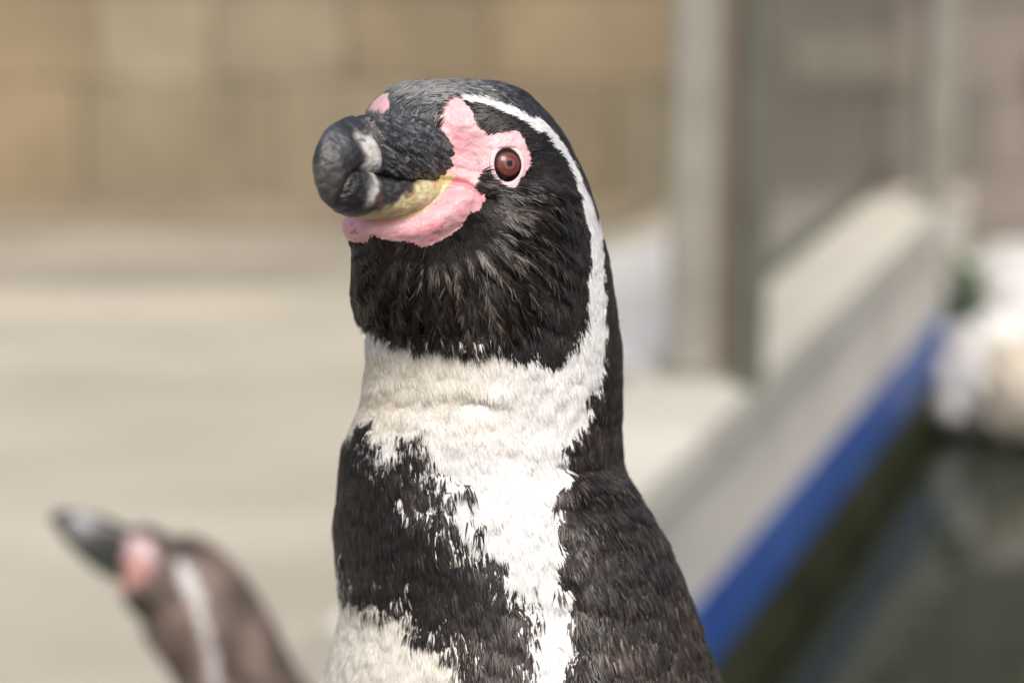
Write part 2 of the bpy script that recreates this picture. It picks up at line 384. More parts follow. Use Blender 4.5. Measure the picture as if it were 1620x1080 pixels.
# ------------------------------------------------------------------ plumage generator
def feathers(name, V, T, N, UVp, n, dens, colour, flow, length, width, mat, parent, seed=1, lift=0.042, jit=0.13, clump=None):
    """V verts, T tris, N normals, UVp per-vertex pattern coords. Builds n overlapping feather blades as one mesh."""
    r = np.random.default_rng(seed)
    a, b_, c = V[T[:, 0]], V[T[:, 1]], V[T[:, 2]]
    ar = 0.5 * np.linalg.norm(np.cross(b_ - a, c - a), axis=1) * dens(UVp[T].mean(1), N[T].mean(1))
    idx = r.choice(len(T), n, p=ar / ar.sum())
    u, v = r.random(n), r.random(n); f = u + v > 1; u[f], v[f] = 1 - u[f], 1 - v[f]; w = 1 - u - v
    t = T[idx]
    mix = lambda A: A[t[:, 0]] * w[:, None] + A[t[:, 1]] * u[:, None] + A[t[:, 2]] * v[:, None]
    p, nn, uv = mix(V), mix(N), mix(UVp)
    nn /= np.linalg.norm(nn, axis=1)[:, None]
    keep, col_root, col_tip = colour(uv[:, :2], nn, r); uv = uv[:, -2:]
    p, nn, uv, col_root, col_tip = p[keep], nn[keep], uv[keep], col_root[keep], col_tip[keep]; n = len(p)
    d = flow(uv, p)
    d = d - nn * (d * nn).sum(1)[:, None]; d /= np.linalg.norm(d, axis=1)[:, None] + 1e-9
    s_ = np.cross(nn, d)
    ang = r.normal(0, jit, n) + (vnoise(uv[:, 0] / 16, uv[:, 1] / 16, 3) - 0.5) * 0.55
    d, s_ = d * np.cos(ang)[:, None] + s_ * np.sin(ang)[:, None], s_ * np.cos(ang)[:, None] - d * np.sin(ang)[:, None]
    roll = r.normal(0, 0.24, n); s2 = s_ * np.cos(roll)[:, None] + nn * np.sin(roll)[:, None]
    Ln = (length(uv) * r.uniform(0.7, 1.3, n))[:, None]; Wd = (width(uv) * r.uniform(0.7, 1.3, n))[:, None]
    lf = (np.clip(lift + r.normal(0, lift * 0.6, n) + (vnoise(uv[:, 0] / 9, uv[:, 1] / 9, 9) - 0.5) * lift * 0.6, 0.01, 1))[:, None]
    dkf = (col_root.mean(1) < 0.2)[:, None]; Ln = Ln * np.where(dkf, 1.55, 1.12); Wd = Wd * np.where(dkf, 1.3, 1.1)
    gather = (clump(uv) * r.uniform(0.55, 1.0, n))[:, None] if clump is not None else 0.0
    base = p - nn * 0.00015
    mid = p + d * Ln * 0.45 + nn * (Ln * lf * 0.75 + 0.0001)
    tip = p + d * Ln + nn * (Ln * lf) + s_ * gather; mid = mid + s_ * gather * 0.3
    VV = np.stack([base, mid - s2 * Wd * 0.5, mid + nn * Wd * 0.22, mid + s2 * Wd * 0.5, tip], 1).reshape(-1, 3)
    k = (np.arange(n) * 5)[:, None]
    F = np.concatenate([k + np.array([[0, 1, 2]]), k + np.array([[0, 2, 3]]), k + np.array([[1, 4, 2]]), k + np.array([[2, 4, 3]])])
    cc = np.stack([col_root, 0.5 * (col_root + col_tip), 0.5 * (col_root + col_tip), 0.5 * (col_root + col_tip), col_tip], 1).reshape(-1, 3)
    o = mesh_np(name, VV, [F], mat, parent, smooth=True, cols=cc)
    o['kind'] = 'stuff'
    return o
def normals_of(V, F4):
    fn = np.cross(V[F4[:, 2]] - V[F4[:, 0]], V[F4[:, 3]] - V[F4[:, 1]])
    N = np.zeros_like(V)
    for k in range(4): np.add.at(N, F4[:, k], fn)
    return N / (np.linalg.norm(N, axis=1)[:, None] + 1e-12)
M_body = attr_mat('bare_skin_and_down', 0.4, 0.45, skin=True, bump=0.6, bscale=1050)
M_feather = attr_mat('feather', 0.36, 0.5)
_nt = M_feather.node_tree; _b = _nt.nodes['Principled BSDF']; _b.inputs['Sheen Weight'].default_value = 0.05; _b.inputs['Sheen Roughness'].default_value = 0.4
_tl = _nt.nodes.new('ShaderNodeBsdfTranslucent'); _mx = _nt.nodes.new('ShaderNodeMixShader'); _mx.inputs[0].default_value = 0.16
_nt.links.new(_nt.nodes['Attribute'].outputs['Color'], _tl.inputs[0]); _nt.links.new(_b.outputs[0], _mx.inputs[1]); _nt.links.new(_tl.outputs[0], _mx.inputs[2])
_nt.links.new(_mx.outputs[0], _nt.nodes['Material Output'].inputs[0])
M_bill = attr_mat('horn', 0.42, 0.5, bump=0.5, bscale=700)

# ------------------------------------------------------------------ the tall penguin
D0 = 0.70
PX = D0 / FPX                                 # metres per photo pixel at the bird
prof = [  # row, left contour, right contour
 (126,712,718),(128,672,768),(132,642,793),(140,618,818),(150,603,834),(165,588,851),(180,581,866),(200,580,882),(220,581,895),(240,583,905),
 (260,584,915),(280,582,924),(300,574,931),(320,560,938),(337,548,943),(352,546,947),(375,552,953),(400,557,959),(440,557,966),(480,562,972),
 (505,572,975),(525,580,978),(560,580,981),(600,576,983),(640,570,983),(665,560,982),(700,546,983),(720,542,984),(740,539,988),(780,535,1008),(830,530,1035),(880,532,1060),
 (920,535,1077),(960,538,1092),(1010,530,1111),(1060,515,1131),(1080,508,1140),(1200,470,1180),(1400,440,1215),(1700,430,1215),
 (2100,470,1190),(2400,540,1120),(2560,640,1020),(2640,740,930),(2660,800,870)]
skew_c = [(126,5),(170,20),(240,60),(300,110),(340,150),(385,150),(430,120),(490,60),(550,20),(610,0),(2660,0)]
bfac_c = [(126,0.92),(400,0.94),(560,0.98),(800,1.0),(1100,1.05),(2660,1.05)]
th0 = np.linspace(0, np.pi / 2, 46)
rows = np.concatenate([126.3 + 70 * (1 - np.cos(th0)), np.arange(198.0, 560, 1.7), np.arange(560, 1110, 4), np.arange(1110, 2640, 26), np.array([2645, 2655, 2660])])
XL, XR = smooth_interp(rows, prof, 1), smooth_interp(rows, prof, 2)
SK, BF = smooth_interp(rows, skew_c, 1), smooth_interp(rows, bfac_c, 1)
NA = 470
# denser on the camera-facing half
tt = np.linspace(0, 1, NA, endpoint=False)
TH = np.where(tt < 0.68, np.pi + tt / 0.68 * np.pi, 0 + (tt - 0.68) / 0.32 * np.pi)   # sin<0 faces the camera
ct, st = np.cos(TH), np.sin(TH)
cx, aa = (XL + XR) / 2, (XR - XL) / 2
gx = cx[:, None] + aa[:, None] * ct[None]
gy = np.repeat(rows[:, None], NA, 1)
leftness = np.clip(-ct, 0, 1)[None] ** 1.4
def centre_depth(py): return D0 + (py - 262) * PX * math.tan(PITCH)
off = (aa * BF)[:, None] * st[None] - SK[:, None] * leftness                      # in photo pixels, negative = towards the camera
gd = centre_depth(gy) + off * PX
V0 = P(gx, gy, gd).reshape(-1, 3)
F0 = grid_faces(len(rows), NA)
UV0 = np.stack([gx.ravel(), gy.ravel()], 1)
N0 = normals_of(V0, F0)
cvec = V0.mean(0)
ctr = np.repeat(P(cx, rows, centre_depth(rows)), NA, 0)
if ((V0 - ctr) * N0).sum() < 0: F0 = F0[:, ::-1]; N0 = -N0
# pattern coordinates: the far side takes the pattern of the near side, mirrored in the bird's own middle plane
lat = np.array([0.80, 0.0, 0.60])             # bird's left: camera right / up / towards camera
latw = RIGHT * lat[0] + UP * lat[1] - FWD * lat[2]
facing = (N0 * (CAM - V0)).sum(1) / np.linalg.norm(CAM - V0, axis=1)
mid_w = np.repeat(P(cx - 0.12 * aa, rows, centre_depth(rows)), NA, 0)
lc = ((V0 - mid_w) * latw).sum(1)
Vr = V0 - 2 * np.minimum(lc, 0)[:, None] * latw
rel = Vr - CAM; dz = rel @ FWD
mir = np.stack([810 + FPX * (rel @ RIGHT) / dz, 540 - FPX * (rel @ UP) / dz], 1)
mir[:, 1] = UV0[:, 1]
wmir = (sstep(-0.08, -0.36, facing) * (lc < 0) * (UV0[:, 1] < 540))[:, None]
PAT = np.where(wmir > 0.5, mir, UV0)

# ---- pattern outlines (bird's left side, photo-pixel units)
PINK = [(700,153),(717,148),(733,160),(747,177),(753,197),(767,213),(774,212),(780,208),(790,205),(803,203),(820,210),(830,230),(837,257),(828,280),(813,297),(790,300),
        (776,291),(768,283),(758,276),(757,287),(750,294),(760,303),(768,317),(760,333),(748,337),(737,340),(731,352),(723,363),(700,380),(684,387),(670,390),(650,383),(620,377),(603,374),(593,367),
        (585,383),(567,381),(540,379),(500,370),(500,337),(530,310),(600,300),(640,240),(690,215),(686,200),(683,187),(687,168)]
PINK2 = [(555,192),(578,162),(597,146),(617,148),(616,166),(606,192)]
YELLOW = [(612,321),(627,309),(653,304),(668,292),(672,280),(687,268),(708,270),(722,280),(712,290),(703,304),(687,321),(670,335),(639,345),(605,348),(580,340)]
CROWN = [(500,90),(1900,90),(1900,2500),(960,2500),(880,1080),(891,1059),(911,1027),(899,986),(907,953),(891,921),(875,888),(891,860),(883,831),(891,799),(875,778),
         (895,754),(907,733),(886,692),(900,687),(923,667),(937,643),(930,622),(947,613),(955,593),(958,547),(960,493),(955,427),(952,390),(949,347),(929,300),(905,251),(875,208),
         (849,185),(805,164),(770,153),(748,148),(718,146),(700,160),(690,215),(500,240)]
HEADDARK = [(733,157),(770,170),(810,190),(837,207),(863,230),(890,257),(905,287),(917,315),(928,355),(932,400),(928,440),(925,470),(923,507),(912,534),(892,550),(884,574),(876,566),(860,560),(840,556),
            (826,560),(818,566),(806,550),(790,540),(767,545),(740,548),(716,544),(700,538),(683,535),(657,538),(633,530),(617,528),(600,515),(580,507),(480,505),(480,230),(700,200)]
BAND = [(400,720),(545,694),(558,674),(574,668),(582,690),(592,712),(606,722),(630,708),(640,690),(652,682),(667,684),(671,715),(688,748),(712,758),(716,776),(690,778),(672,790),(700,800),(722,800),(730,823),
        (716,838),(744,842),(761,866),(781,872),(801,904),(790,914),(814,926),(818,943),(838,952),(850,945),(842,970),(826,986),(846,1010),(838,1039),(842,1080),(900,1500),(850,1500),(760,1130),(736,1080),(728,1055),(724,1027),
        (704,1014),(675,1006),(657,1006),(649,970),(634,955),(616,958),(606,980),(590,956),(575,945),(561,921),(548,915),(537,880),(500,862),(400,850)]
SPOTS = [(598,696,5,9),(585,676,4,7),(745,772,5,8),(760,826,7,9),(545,932,4,14),(650,776,0,0),(846,915,4,8),(640,692,5,10)]
HOLES = [(630,782,6,9),(665,797,10,6),(697,822,9,9),(716,872,4,9),(785,921,7,12),(700,858,5,4),(735,866,6,5),(676,815,5,4),(690,838,5,4)]
FLIP = [(884,752),(960,742),(1300,742),(1300,1750),(1010,1700),(930,1300),(886,1080),(905,1027),(893,986),(901,953),(885,921),(870,888),(885,860),(877,831),(885,799),(872,778)]
def classes(px, py):
    ed = sstep(560, 640, py); am = 2.5 + 7 * sstep(450, 520, py) + 7 * ed
    px, py = px + (vnoise(px / 7, py / 12, 41) - 0.5) * am + (vnoise(px / 3, py / 6, 45) - 0.5) * am * 0.5, py + (vnoise(px / 7, py / 12, 43) - 0.5) * am * 1.3 - 3 * ed
    k = np.full(px.shape, 3)
    k[(py > 860) & (px < 760)] = 5
    k[inside(px, py, CROWN)] = 6
    sw = px / 10.5 + 0.9 * vnoise(px / 23, py / 60, 221); spk = (np.abs(2 * (sw - np.floor(sw)) - 1) * 20 * (0.4 + 0.9 * vnoise(np.floor(sw), 0 * px, 223)) - 3) * sstep(455, 500, py)
    hd = inside(px, py + spk, HEADDARK); k[hd] = 0
    sx, sy = px + (vnoise(px / 3.6, py / 9, 141) - 0.5) * 30 + (vnoise(px / 9, py / 20, 143) - 0.5) * 22, py + (vnoise(px / 3.6, py / 9, 147) - 0.5) * 34
    bd = inside(sx, sy, BAND)
    bd &= ~((vnoise(px / 3.5, py / 9, 161) > 0.74) & (poly_dist(px, py, BAND) < 45 * vnoise(px / 25, py / 25, 163) + 4) & (px > 560))
    for (x, y, a, b_) in SPOTS:
        if a: bd |= ((px - x) / a) ** 2 + ((py - y) / b_) ** 2 < 1
    for (x, y, a, b_) in HOLES: bd &= ((px - x) / a) ** 2 + ((py - y) / b_) ** 2 > 1
    k[bd & (k != 6)] = 4
    k[(k == 6) & (py < 330) & (px < 880)] = 7
    jx = px + (vnoise(px / 4.5, py / 4.5, 51) - 0.5) * 4 + (vnoise(px / 11, py / 11, 53) - 0.5) * 6; jy = py + (vnoise(px / 4.5, py / 4.5, 57) - 0.5) * 4
    k[inside(jx, jy, PINK) | inside(jx, jy, PINK2)] = 1
    k[inside(px, py, YELLOW) & (k == 1)] = 8
    return k
def pattern_colour(px, py, k, r=None):
    n = len(px); c = np.zeros((n, 3))
    one = np.ones(n)[:, None]
    big = fbm(px / 60, py / 60, 5)[:, None]; fine = fbm(px / 12, py / 16, 21)[:, None]
    c[:] = np.array([0.83, 0.83, 0.82])
    cream = (sstep(520, 560, py) * sstep(740, 620, py) * sstep(900, 640, px) * (0.3 + 0.9 * (big[:, 0] - 0.25)))[:, None]
    c = c * (1 - np.clip(cream, 0, 1)) + np.clip(cream, 0, 1) * np.array([0.76, 0.68, 0.50])
    be = k == 5; c[be] = (np.array([0.81, 0.785, 0.70]) * one)[be]
    blk = np.array([0.011, 0.0085, 0.0075]) * (0.6 + 1.0 * fine)
    brn = np.array([0.05, 0.034, 0.026])
    m = k == 0; c[m] = (blk + brn * np.clip(fine - 0.5, 0, 1) * 0.9)[m]
    m = k == 4; c[m] = (blk + brn * np.clip(big - 0.45, 0, 1))[m]
    bk = np.array([0.019, 0.0155, 0.0135]) * (0.6 + 0.9 * fine) + np.array([0.055, 0.040, 0.028]) * np.clip(big - 0.42, 0, 1) * 1.3 * sstep(640, 800, py)[:, None]
    m = k == 6; c[m] = bk[m]
    grey = sstep(880, 640, px)[:, None]  # grey sky sheen painted into the crown colour, stronger towards the front
    cr = np.array([0.022, 0.023, 0.025]) * (0.7 + 0.6 * fine) + np.array([0.05, 0.052, 0.055]) * grey
    m = k == 7; c[m] = cr[m]
    de = np.hypot((px - 801) / 1.0, py - 261)
    pk = np.array([0.655, 0.355, 0.38]) * one + np.array([0.05, 0.13, 0.13]) * sstep(75, 30, de)[:, None] + np.array([0.0, 0.05, 0.05]) * sstep(235, 160, py)[:, None]
    pk = pk * (0.88 + 0.24 * fbm(px / 9, py / 9, 151)[:, None]) - np.array([0.0, 0.07, 0.06]) * np.clip(fbm(px / 22, py / 22, 153)[:, None] - 0.5, 0, 1) * 3
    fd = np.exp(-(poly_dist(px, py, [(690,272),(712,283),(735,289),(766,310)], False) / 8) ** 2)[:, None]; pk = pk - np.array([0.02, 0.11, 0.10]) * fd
    dots = sstep(0.86, 0.93, vnoise(px / 5.5, py / 5.5, 157)) * sstep(0.5, 0.7, vnoise(px / 30, py / 30, 159)); pk = pk * (1 - 0.5 * dots[:, None])
    m = k == 1; c[m] = pk[m]
    m = k == 8; c[m] = (np.array([0.58, 0.47, 0.24]) * (0.75 + 0.5 * fine))[m]
    return c

def crest_light(px, py):  # mask for painted light: pale streaks along the throat ridge crests
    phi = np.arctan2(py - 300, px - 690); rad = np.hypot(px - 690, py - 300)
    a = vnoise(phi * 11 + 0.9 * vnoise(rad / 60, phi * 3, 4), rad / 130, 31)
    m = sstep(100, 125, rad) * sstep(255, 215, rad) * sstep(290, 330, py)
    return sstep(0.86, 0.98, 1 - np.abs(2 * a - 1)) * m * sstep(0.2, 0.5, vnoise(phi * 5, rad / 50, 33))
# ---- sculpting on the near side
px, py = PAT[:, 0], PAT[:, 1]
near = sstep(-0.02, 0.45, facing)
kk = classes(px, py)
din = poly_dist(px, py, PINK)
disp = np.zeros(len(V0))
GUL = [(548,345),(600,350),(640,350),(672,338),(690,322),(705,303),(722,292),(750,298),(768,317),(760,333),(737,342),(723,363),(700,380),(670,390),(620,378),(570,380)]
ig = inside(px, py, GUL); dg = poly_dist(px, py, GUL)
disp += 17 * np.exp(-(poly_dist(px, py, [(520,364),(570,364),(625,364),(670,360),(705,340),(742,316)], False) / 23) ** 2)      # swollen skin below the gape
disp += -9 * np.exp(-(poly_dist(px, py, [(672,287),(711,285),(735,290),(762,306)], False) / 4.5) ** 2)   # gape fold
disp += 7 * np.exp(-(((px - 801) / 40) ** 2 + ((py - 261) / 44) ** 2) ** 2)      # around the eye
disp += 5 * np.exp(-(poly_dist(px, py, [(745,205),(790,200),(840,215)], False) / 30) ** 2)              # brow
disp += -3 * np.exp(-(((px - 738) / 30) ** 2 + ((py - 245) / 36) ** 2))          # hollow lores
disp += (kk == 1) * ((fbm(px / 16, py / 10, 191) - 0.5) * 3.5 - 3.0 * np.exp(-(poly_dist(px, py, [(700,300),(730,301),(752,312)], False) / 3) ** 2) - 2.0 * np.exp(-(poly_dist(px, py, [(715,262),(740,270),(756,272)], False) / 3.5) ** 2))
phi = np.arctan2(py - 300, px - 690); rad = np.hypot(px - 690, py - 300)
rid = vnoise(phi * 11 + 0.9 * vnoise(rad / 60, phi * 3, 4), rad / 130, 31)
rid2 = vnoise(phi * 30 + 1.2 * vnoise(rad / 30, phi * 3, 14), rad / 45, 37)
rm = sstep(930, 870, px) * sstep(0, 0.5, facing) * sstep(105, 145, rad) * sstep(290, 235, rad) * (kk == 0) * sstep(250, 300, py)
disp += rm * ((1 - np.abs(2 * rid - 1) ** 0.7) * 13 + (1 - np.abs(2 * rid2 - 1)) * 3.5 - 5) * near
nk = sstep(540, 600, py) * sstep(1150, 1050, py) * ((kk == 3) | (kk == 5))
disp += nk * (fbm(px / 34, py / 48, 61) - 0.5) * 9 + nk * (fbm(px / 13, py / 18, 67) - 0.5) * 2.0
bkm = ((kk == 6) | (kk == 4)) * sstep(560, 640, py)
disp += bkm * (fbm(px / 30, py / 40, 71) - 0.5) * 9
ifl = inside(px, py, FLIP); dfl = poly_dist(px, py, FLIP)
disp += np.where(ifl, sstep(0, 30, dfl) * 20 * (0.25 + 0.75 * sstep(745, 860, py)), 0)                                  # folded flipper stands proud of the flank
disp += -11 * np.exp(-(poly_dist(px, py, [(886,734),(915,741),(945,736)], False) / 8) ** 2)      # shoulder crease
disp += 9 * np.exp(-(((px - 925) / 40) ** 2 + ((py - 772) / 16) ** 2)) - 4.5 * np.exp(-(poly_dist(px, py, [(900,796),(930,806),(960,804),(985,798)], False) / 8) ** 2)
disp += 2.5 * np.exp(-(poly_dist(px, py, [(880,948),(940,940),(1000,950)], False) / 14) ** 2)
disp += np.clip(fbm(px / 45, py / 45, 77) * 2.4 - 0.7, 0, 1) * 4 * np.exp(-(poly_dist(px, py, [(590,606),(640,618),(720,614),(800,622)], False) / 13) ** 2) - np.clip(fbm(px / 45, py / 45, 79) * 2.4 - 0.7, 0, 1) * 3.5 * np.exp(-(poly_dist(px, py, [(590,632),(650,646),(720,638),(790,642)], False) / 13) ** 2)   # neck crease
sil = np.where(wmir[:, 0] > 0.5, 0.8, near)
# eye socket
disp -= 26 * np.exp(-((((px - 801) / 20) ** 2 + ((py - 261) / 24) ** 2)) ** 3)
V1 = V0 + N0 * (disp * sil * PX)[:, None]
N1 = normals_of(V1, F0)
col1 = pattern_colour(px, py, kk)
skin = ((kk == 1) | (kk == 8)).astype(float)

base = P(830, 2690, centre_depth(2690))
peng = empty('penguin', base)
body = mesh_np('body', V1 - base, [F0], M_body, peng, cols=col1, extra={'skin': skin})
T0 = np.concatenate([F0[:, [0, 1, 2]], F0[:, [0, 2, 3]]])
def flow_main(uv, p):
    x, y = uv[:, 0], uv[:, 1]
    vx, vy = x - 690, y - 285
    r_ = np.hypot(vx, vy) + 1e-6
    a = sstep(420, 560, y)                                   # head: away from the bill; neck and body: down
    hx, hy = vx / r_, vy / r_ + 0.10
    top = sstep(230, 150, y); hx, hy = hx * (1 - top) + top * 0.95, hy * (1 - top) + top * (0.15 + (x - 700) / 300)
    lf_ = sstep(660, 580, x) * sstep(300, 345, y); hx, hy = hx * (1 - lf_) + 0.12 * lf_, hy * (1 - lf_) + lf_
    rt_ = sstep(820, 920, x) * sstep(240, 330, y); hx, hy = hx * (1 - rt_) + 0.28 * rt_, hy * (1 - rt_) + rt_
    bx = 0.12 + 0.30 * sstep(780, 1000, x) * sstep(1100, 760, y) - 0.1 * sstep(620, 540, x); by = np.ones_like(x)
    dx, dy = hx * (1 - a) + bx * a, hy * (1 - a) + by * a
    return dx[:, None] * RIGHT - dy[:, None] * UP + 0.0 * p
def dens_main(uv, nn):
    y = uv[:, 1]
    d = np.where(y < 560, 1.45, 1.0) * np.where(y > 1130, 0.05, 1.0) * np.where(y < 330, 1.35, 1.0)
    return d * np.where((nn @ FWD) > 0.15, 0.35, 1.0)
def colour_main(uv, nn, r):
    j = r.normal(0, 1.0, uv.shape)
    edge = sstep(560, 640, uv[:, 1])
    q = uv + j * (1 + 0.6 * edge)[:, None]
    k = classes(q[:, 0], q[:, 1])
    k0 = classes(uv[:, 0] + j[:, 0] * 0.6, uv[:, 1] + j[:, 1] * 0.6)
    stray = (k0 == 1) & (poly_dist(uv[:, 0], uv[:, 1], PINK) < 1 + 5 * r.random(len(uv)) ** 2) & (r.random(len(uv)) < 0.35)
    k0 = np.where(stray, 0, k0)
    keep = (k0 != 1) & (k0 != 8)
    k = np.where((k == 1) | (k == 8), k0, k)
    # nothing grows on the eye or under the bill
    keep &= (np.hypot((uv[:, 0] - 801) / 30, (uv[:, 1] - 261) / 36) > 1)
    c = pattern_colour(q[:, 0], q[:, 1], k, r)
    n = len(c)
    c = c * np.exp(-np.abs(r.normal(0, 0.12, n)))[:, None]
    dark = np.isin(k, (0, 4, 6, 7))
    c[dark & (k != 7)] *= 0.78
    c[dark] *= np.exp(r.normal(0, 0.55, dark.sum()))[:, None]
    cs = (k == 0) * crest_light(uv[:, 0], uv[:, 1]) * (r.random(n) < 0.75); c = c + cs[:, None] * np.array([0.095, 0.075, 0.056])  # light caught on the ridges is put into the feather colour
    br = (k == 6) & (r.random(n) < 0.22) & (uv[:, 1] > 640); c[br] = c[br] * 1.8 + np.array([0.02, 0.013, 0.008])
    tip = c.copy()
    tip[dark] = tip[dark] * 1.25 + np.array([0.003, 0.0022, 0.0016])
    sheen_tip = (k == 7) & (r.random(n) < (0.75 * sstep(172, 145, uv[:, 1]) + 0.12) * sstep(830, 660, uv[:, 0]))  # sky sheen painted as pale tips on the forehead feathers
    tip[sheen_tip] = np.array([0.42, 0.42, 0.40])
    c = np.clip(c, 0.004, 0.84); tip = np.clip(tip, 0.004, 0.84)
    return keep, c, tip
def clump_main(uv):
    x, y = uv[:, 0], uv[:, 1]
    phi = np.arctan2(y - 285, x - 690); rad = np.hypot(x - 690, y - 285); hd = y < 445; th = (y < 600)
    cell = np.where(hd, 6.0, np.where(th, 11.0, 8.0)); row = np.where(hd, rad / 15, y / 17) + 0.8 * vnoise(x / 12, y / 12, 211)
    a = np.where(hd, phi * 190 / 6.0, (x - 0.15 * y) / np.where(th, 11.0, 8.0)) + 0.9 * vnoise(x / 15, y / 15, 213) + 0.618 * np.floor(row)
    off = (a - np.floor(a) - 0.5) * cell * PX * 0.95
    return np.where(hd, off, -off) * sstep(215, 300, y)
def len_main(uv):
    y = uv[:, 1]
    sh = 1 - 0.55 * sstep(625, 575, uv[:, 0]) * sstep(350, 370, y) * sstep(450, 410, y)
    return sh * 0.0022 + sh * 0.0010 * sstep(180, 300, y) + 0.0003 * sstep(420, 600, y) + 0.0006 * sstep(650, 900, y) + 0.0008 * sstep(440, 490, y) * sstep(560, 520, y) + 0.012 * sstep(1120, 1300, y)
def wid_main(uv):
    y = uv[:, 1]
    return 0.00030 + 0.00012 * sstep(200, 320, y) + 0.00030 * sstep(860, 900, uv[:, 0]) * sstep(600, 680, y) + 0.006 * sstep(1120, 1300, y)
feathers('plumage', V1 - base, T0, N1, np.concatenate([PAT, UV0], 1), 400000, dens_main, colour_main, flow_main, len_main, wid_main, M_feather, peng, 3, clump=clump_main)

# ---- eye
def ring_depth(px_, py_):
    xl, xr = smooth_interp(np.array([py_]), prof, 1)[0], smooth_interp(np.array([py_]), prof, 2)[0]
    sk, bf = smooth_interp(np.array([py_]), skew_c, 1)[0], smooth_interp(np.array([py_]), bfac_c, 1)[0]
    c_, a_ = (xl + xr) / 2, (xr - xl) / 2; ctv = (px_ - c_) / a_
    return centre_depth(py_) - (a_ * bf * math.sqrt(1 - ctv**2) + sk * max(0, -ctv) ** 1.4) * PX
p0 = P(801, 261, ring_depth(801, 261)); p1 = P(811, 261, ring_depth(811, 261)); p2 = P(801, 271, ring_depth(801, 271))
en = np.cross(p1 - p0, p2 - p0); en /= np.linalg.norm(en)
if np.dot(en, CAM - p0) < 0: en = -en
def eye_material():
    m, n, l, b = new_mat('penguin_eye')
    tc = n.new('ShaderNodeTexCoord'); sp = n.new('ShaderNodeSeparateXYZ'); l.new(tc.outputs['Object'], sp.inputs[0])
    cb = n.new('ShaderNodeCombineXYZ'); l.new(sp.outputs[0], cb.inputs[0]); l.new(sp.outputs[1], cb.inputs[1])
    ln = n.new('ShaderNodeVectorMath'); ln.operation = 'LENGTH'; l.new(cb.outputs[0], ln.inputs[0])
    nz = n.new('ShaderNodeTexNoise'); nz.inputs['Scale'].default_value = 900; l.new(tc.outputs['Object'], nz.inputs[0])
    ad = n.new('ShaderNodeMath'); ad.operation = 'MULTIPLY_ADD'; ad.inputs[1].default_value = 0.0007; l.new(nz.outputs[0], ad.inputs[0]); l.new(ln.outputs['Value'], ad.inputs[2])
    mr = n.new('ShaderNodeMapRange'); mr.inputs[2].default_value = 0.0060; l.new(ad.outputs[0], mr.inputs[0])
    rp = n.new('ShaderNodeValToRGB'); l.new(mr.outputs[0], rp.inputs[0]); cr = rp.color_ramp
    cr.elements[0].position = 0.0; cr.elements[0].color = (0.004, 0.002, 0.002, 1)
    cr.elements[1].position = 1.0; cr.elements[1].color = (0.004, 0.002, 0.002, 1)
    for p_, c_ in ((0.19, (0.004, 0.002, 0.002)), (0.23, (0.14, 0.05, 0.036)), (0.33, (0.19, 0.06, 0.045)), (0.39, (0.09, 0.026, 0.022)), (0.58, (0.15, 0.038, 0.03)), (0.70, (0.014, 0.005, 0.005))):
        e_ = cr.elements.new(p_); e_.color = (*c_, 1)
    l.new(rp.outputs[0], b.inputs['Base Color'])
    b.inputs['Roughness'].default_value = 0.06; b.inputs['Specular IOR Level'].default_value = 0.35
    return m
M_eye = eye_material()
m_, n_, l_, b_ = new_mat('eyelid_skin'); b_.inputs['Base Color'].default_value = (0.68, 0.52, 0.53, 1); b_.inputs['Roughness'].default_value = 0.45
b_.inputs['Subsurface Weight'].default_value = 0.2; b_.inputs['Subsurface Scale'].default_value = 0.001
M_lid = m_
def make_eye(pos, normal, upv):
    z = Vector(normal).normalized(); x = Vector(upv).cross(z).normalized(); y = z.cross(x)
    Mx = Matrix((x, y, z)).transposed()
    import bmesh
    bm = bmesh.new(); bmesh.ops.create_uvsphere(bm, u_segments=40, v_segments=24, radius=0.0070)
    me = bpy.data.meshes.new('eye'); bm.to_mesh(me); bm.free()
    for p_ in me.polygons: p_.use_smooth = True
    me.materials.append(M_eye)
    o = bpy.data.objects.new('eye', me); C.objects.link(o); o.parent = peng
    o.matrix_local = Matrix.Translation(Vector(pos - base) - z * 0.0054) @ Mx.to_4x4()
    na, nb = 64, 14
    A, B = np.meshgrid(np.linspace(0, 2 * np.pi, na, endpoint=False), np.linspace(0, 2 * np.pi, nb, endpoint=False), indexing='ij')
    mr_ = 0.00078 + 0.00022 * np.sin(A) * (np.sin(A) > 0)
    ra, rb = 0.0049, 0.0057
    X = (ra + mr_ * np.cos(B)) * np.cos(A); Y = (rb + mr_ * np.cos(B)) * np.sin(A)
    rho = np.hypot(ra * np.cos(A), rb * np.sin(A)); Z = np.sqrt(0.0070**2 - rho**2) - 0.00005 + mr_ * 0.9 * np.sin(B)
    i, j = np.meshgrid(np.arange(na), np.arange(nb), indexing='ij'); i, j = i.ravel(), j.ravel()
    F = np.stack([i * nb + j, ((i + 1) % na) * nb + j, ((i + 1) % na) * nb + (j + 1) % nb, i * nb + (j + 1) % nb], 1)
    mesh_np('eyelid', np.stack([X, Y, Z], -1).reshape(-1, 3), [F], M_lid, o)
    return o
make_eye(p0 + en * 7 * PX, en, UP)
lw = Vector(latw)
midp = P(740, 261, centre_depth(261))
q = p0 - 2 * np.dot(p0 - midp, latw) * latw
qn = en - 2 * np.dot(en, latw) * latw
ivis = np.argmin(((V1 - q) ** 2).sum(1)); make_eye(V1[ivis] + N1[ivis] * 0.004, N1[ivis], UP)

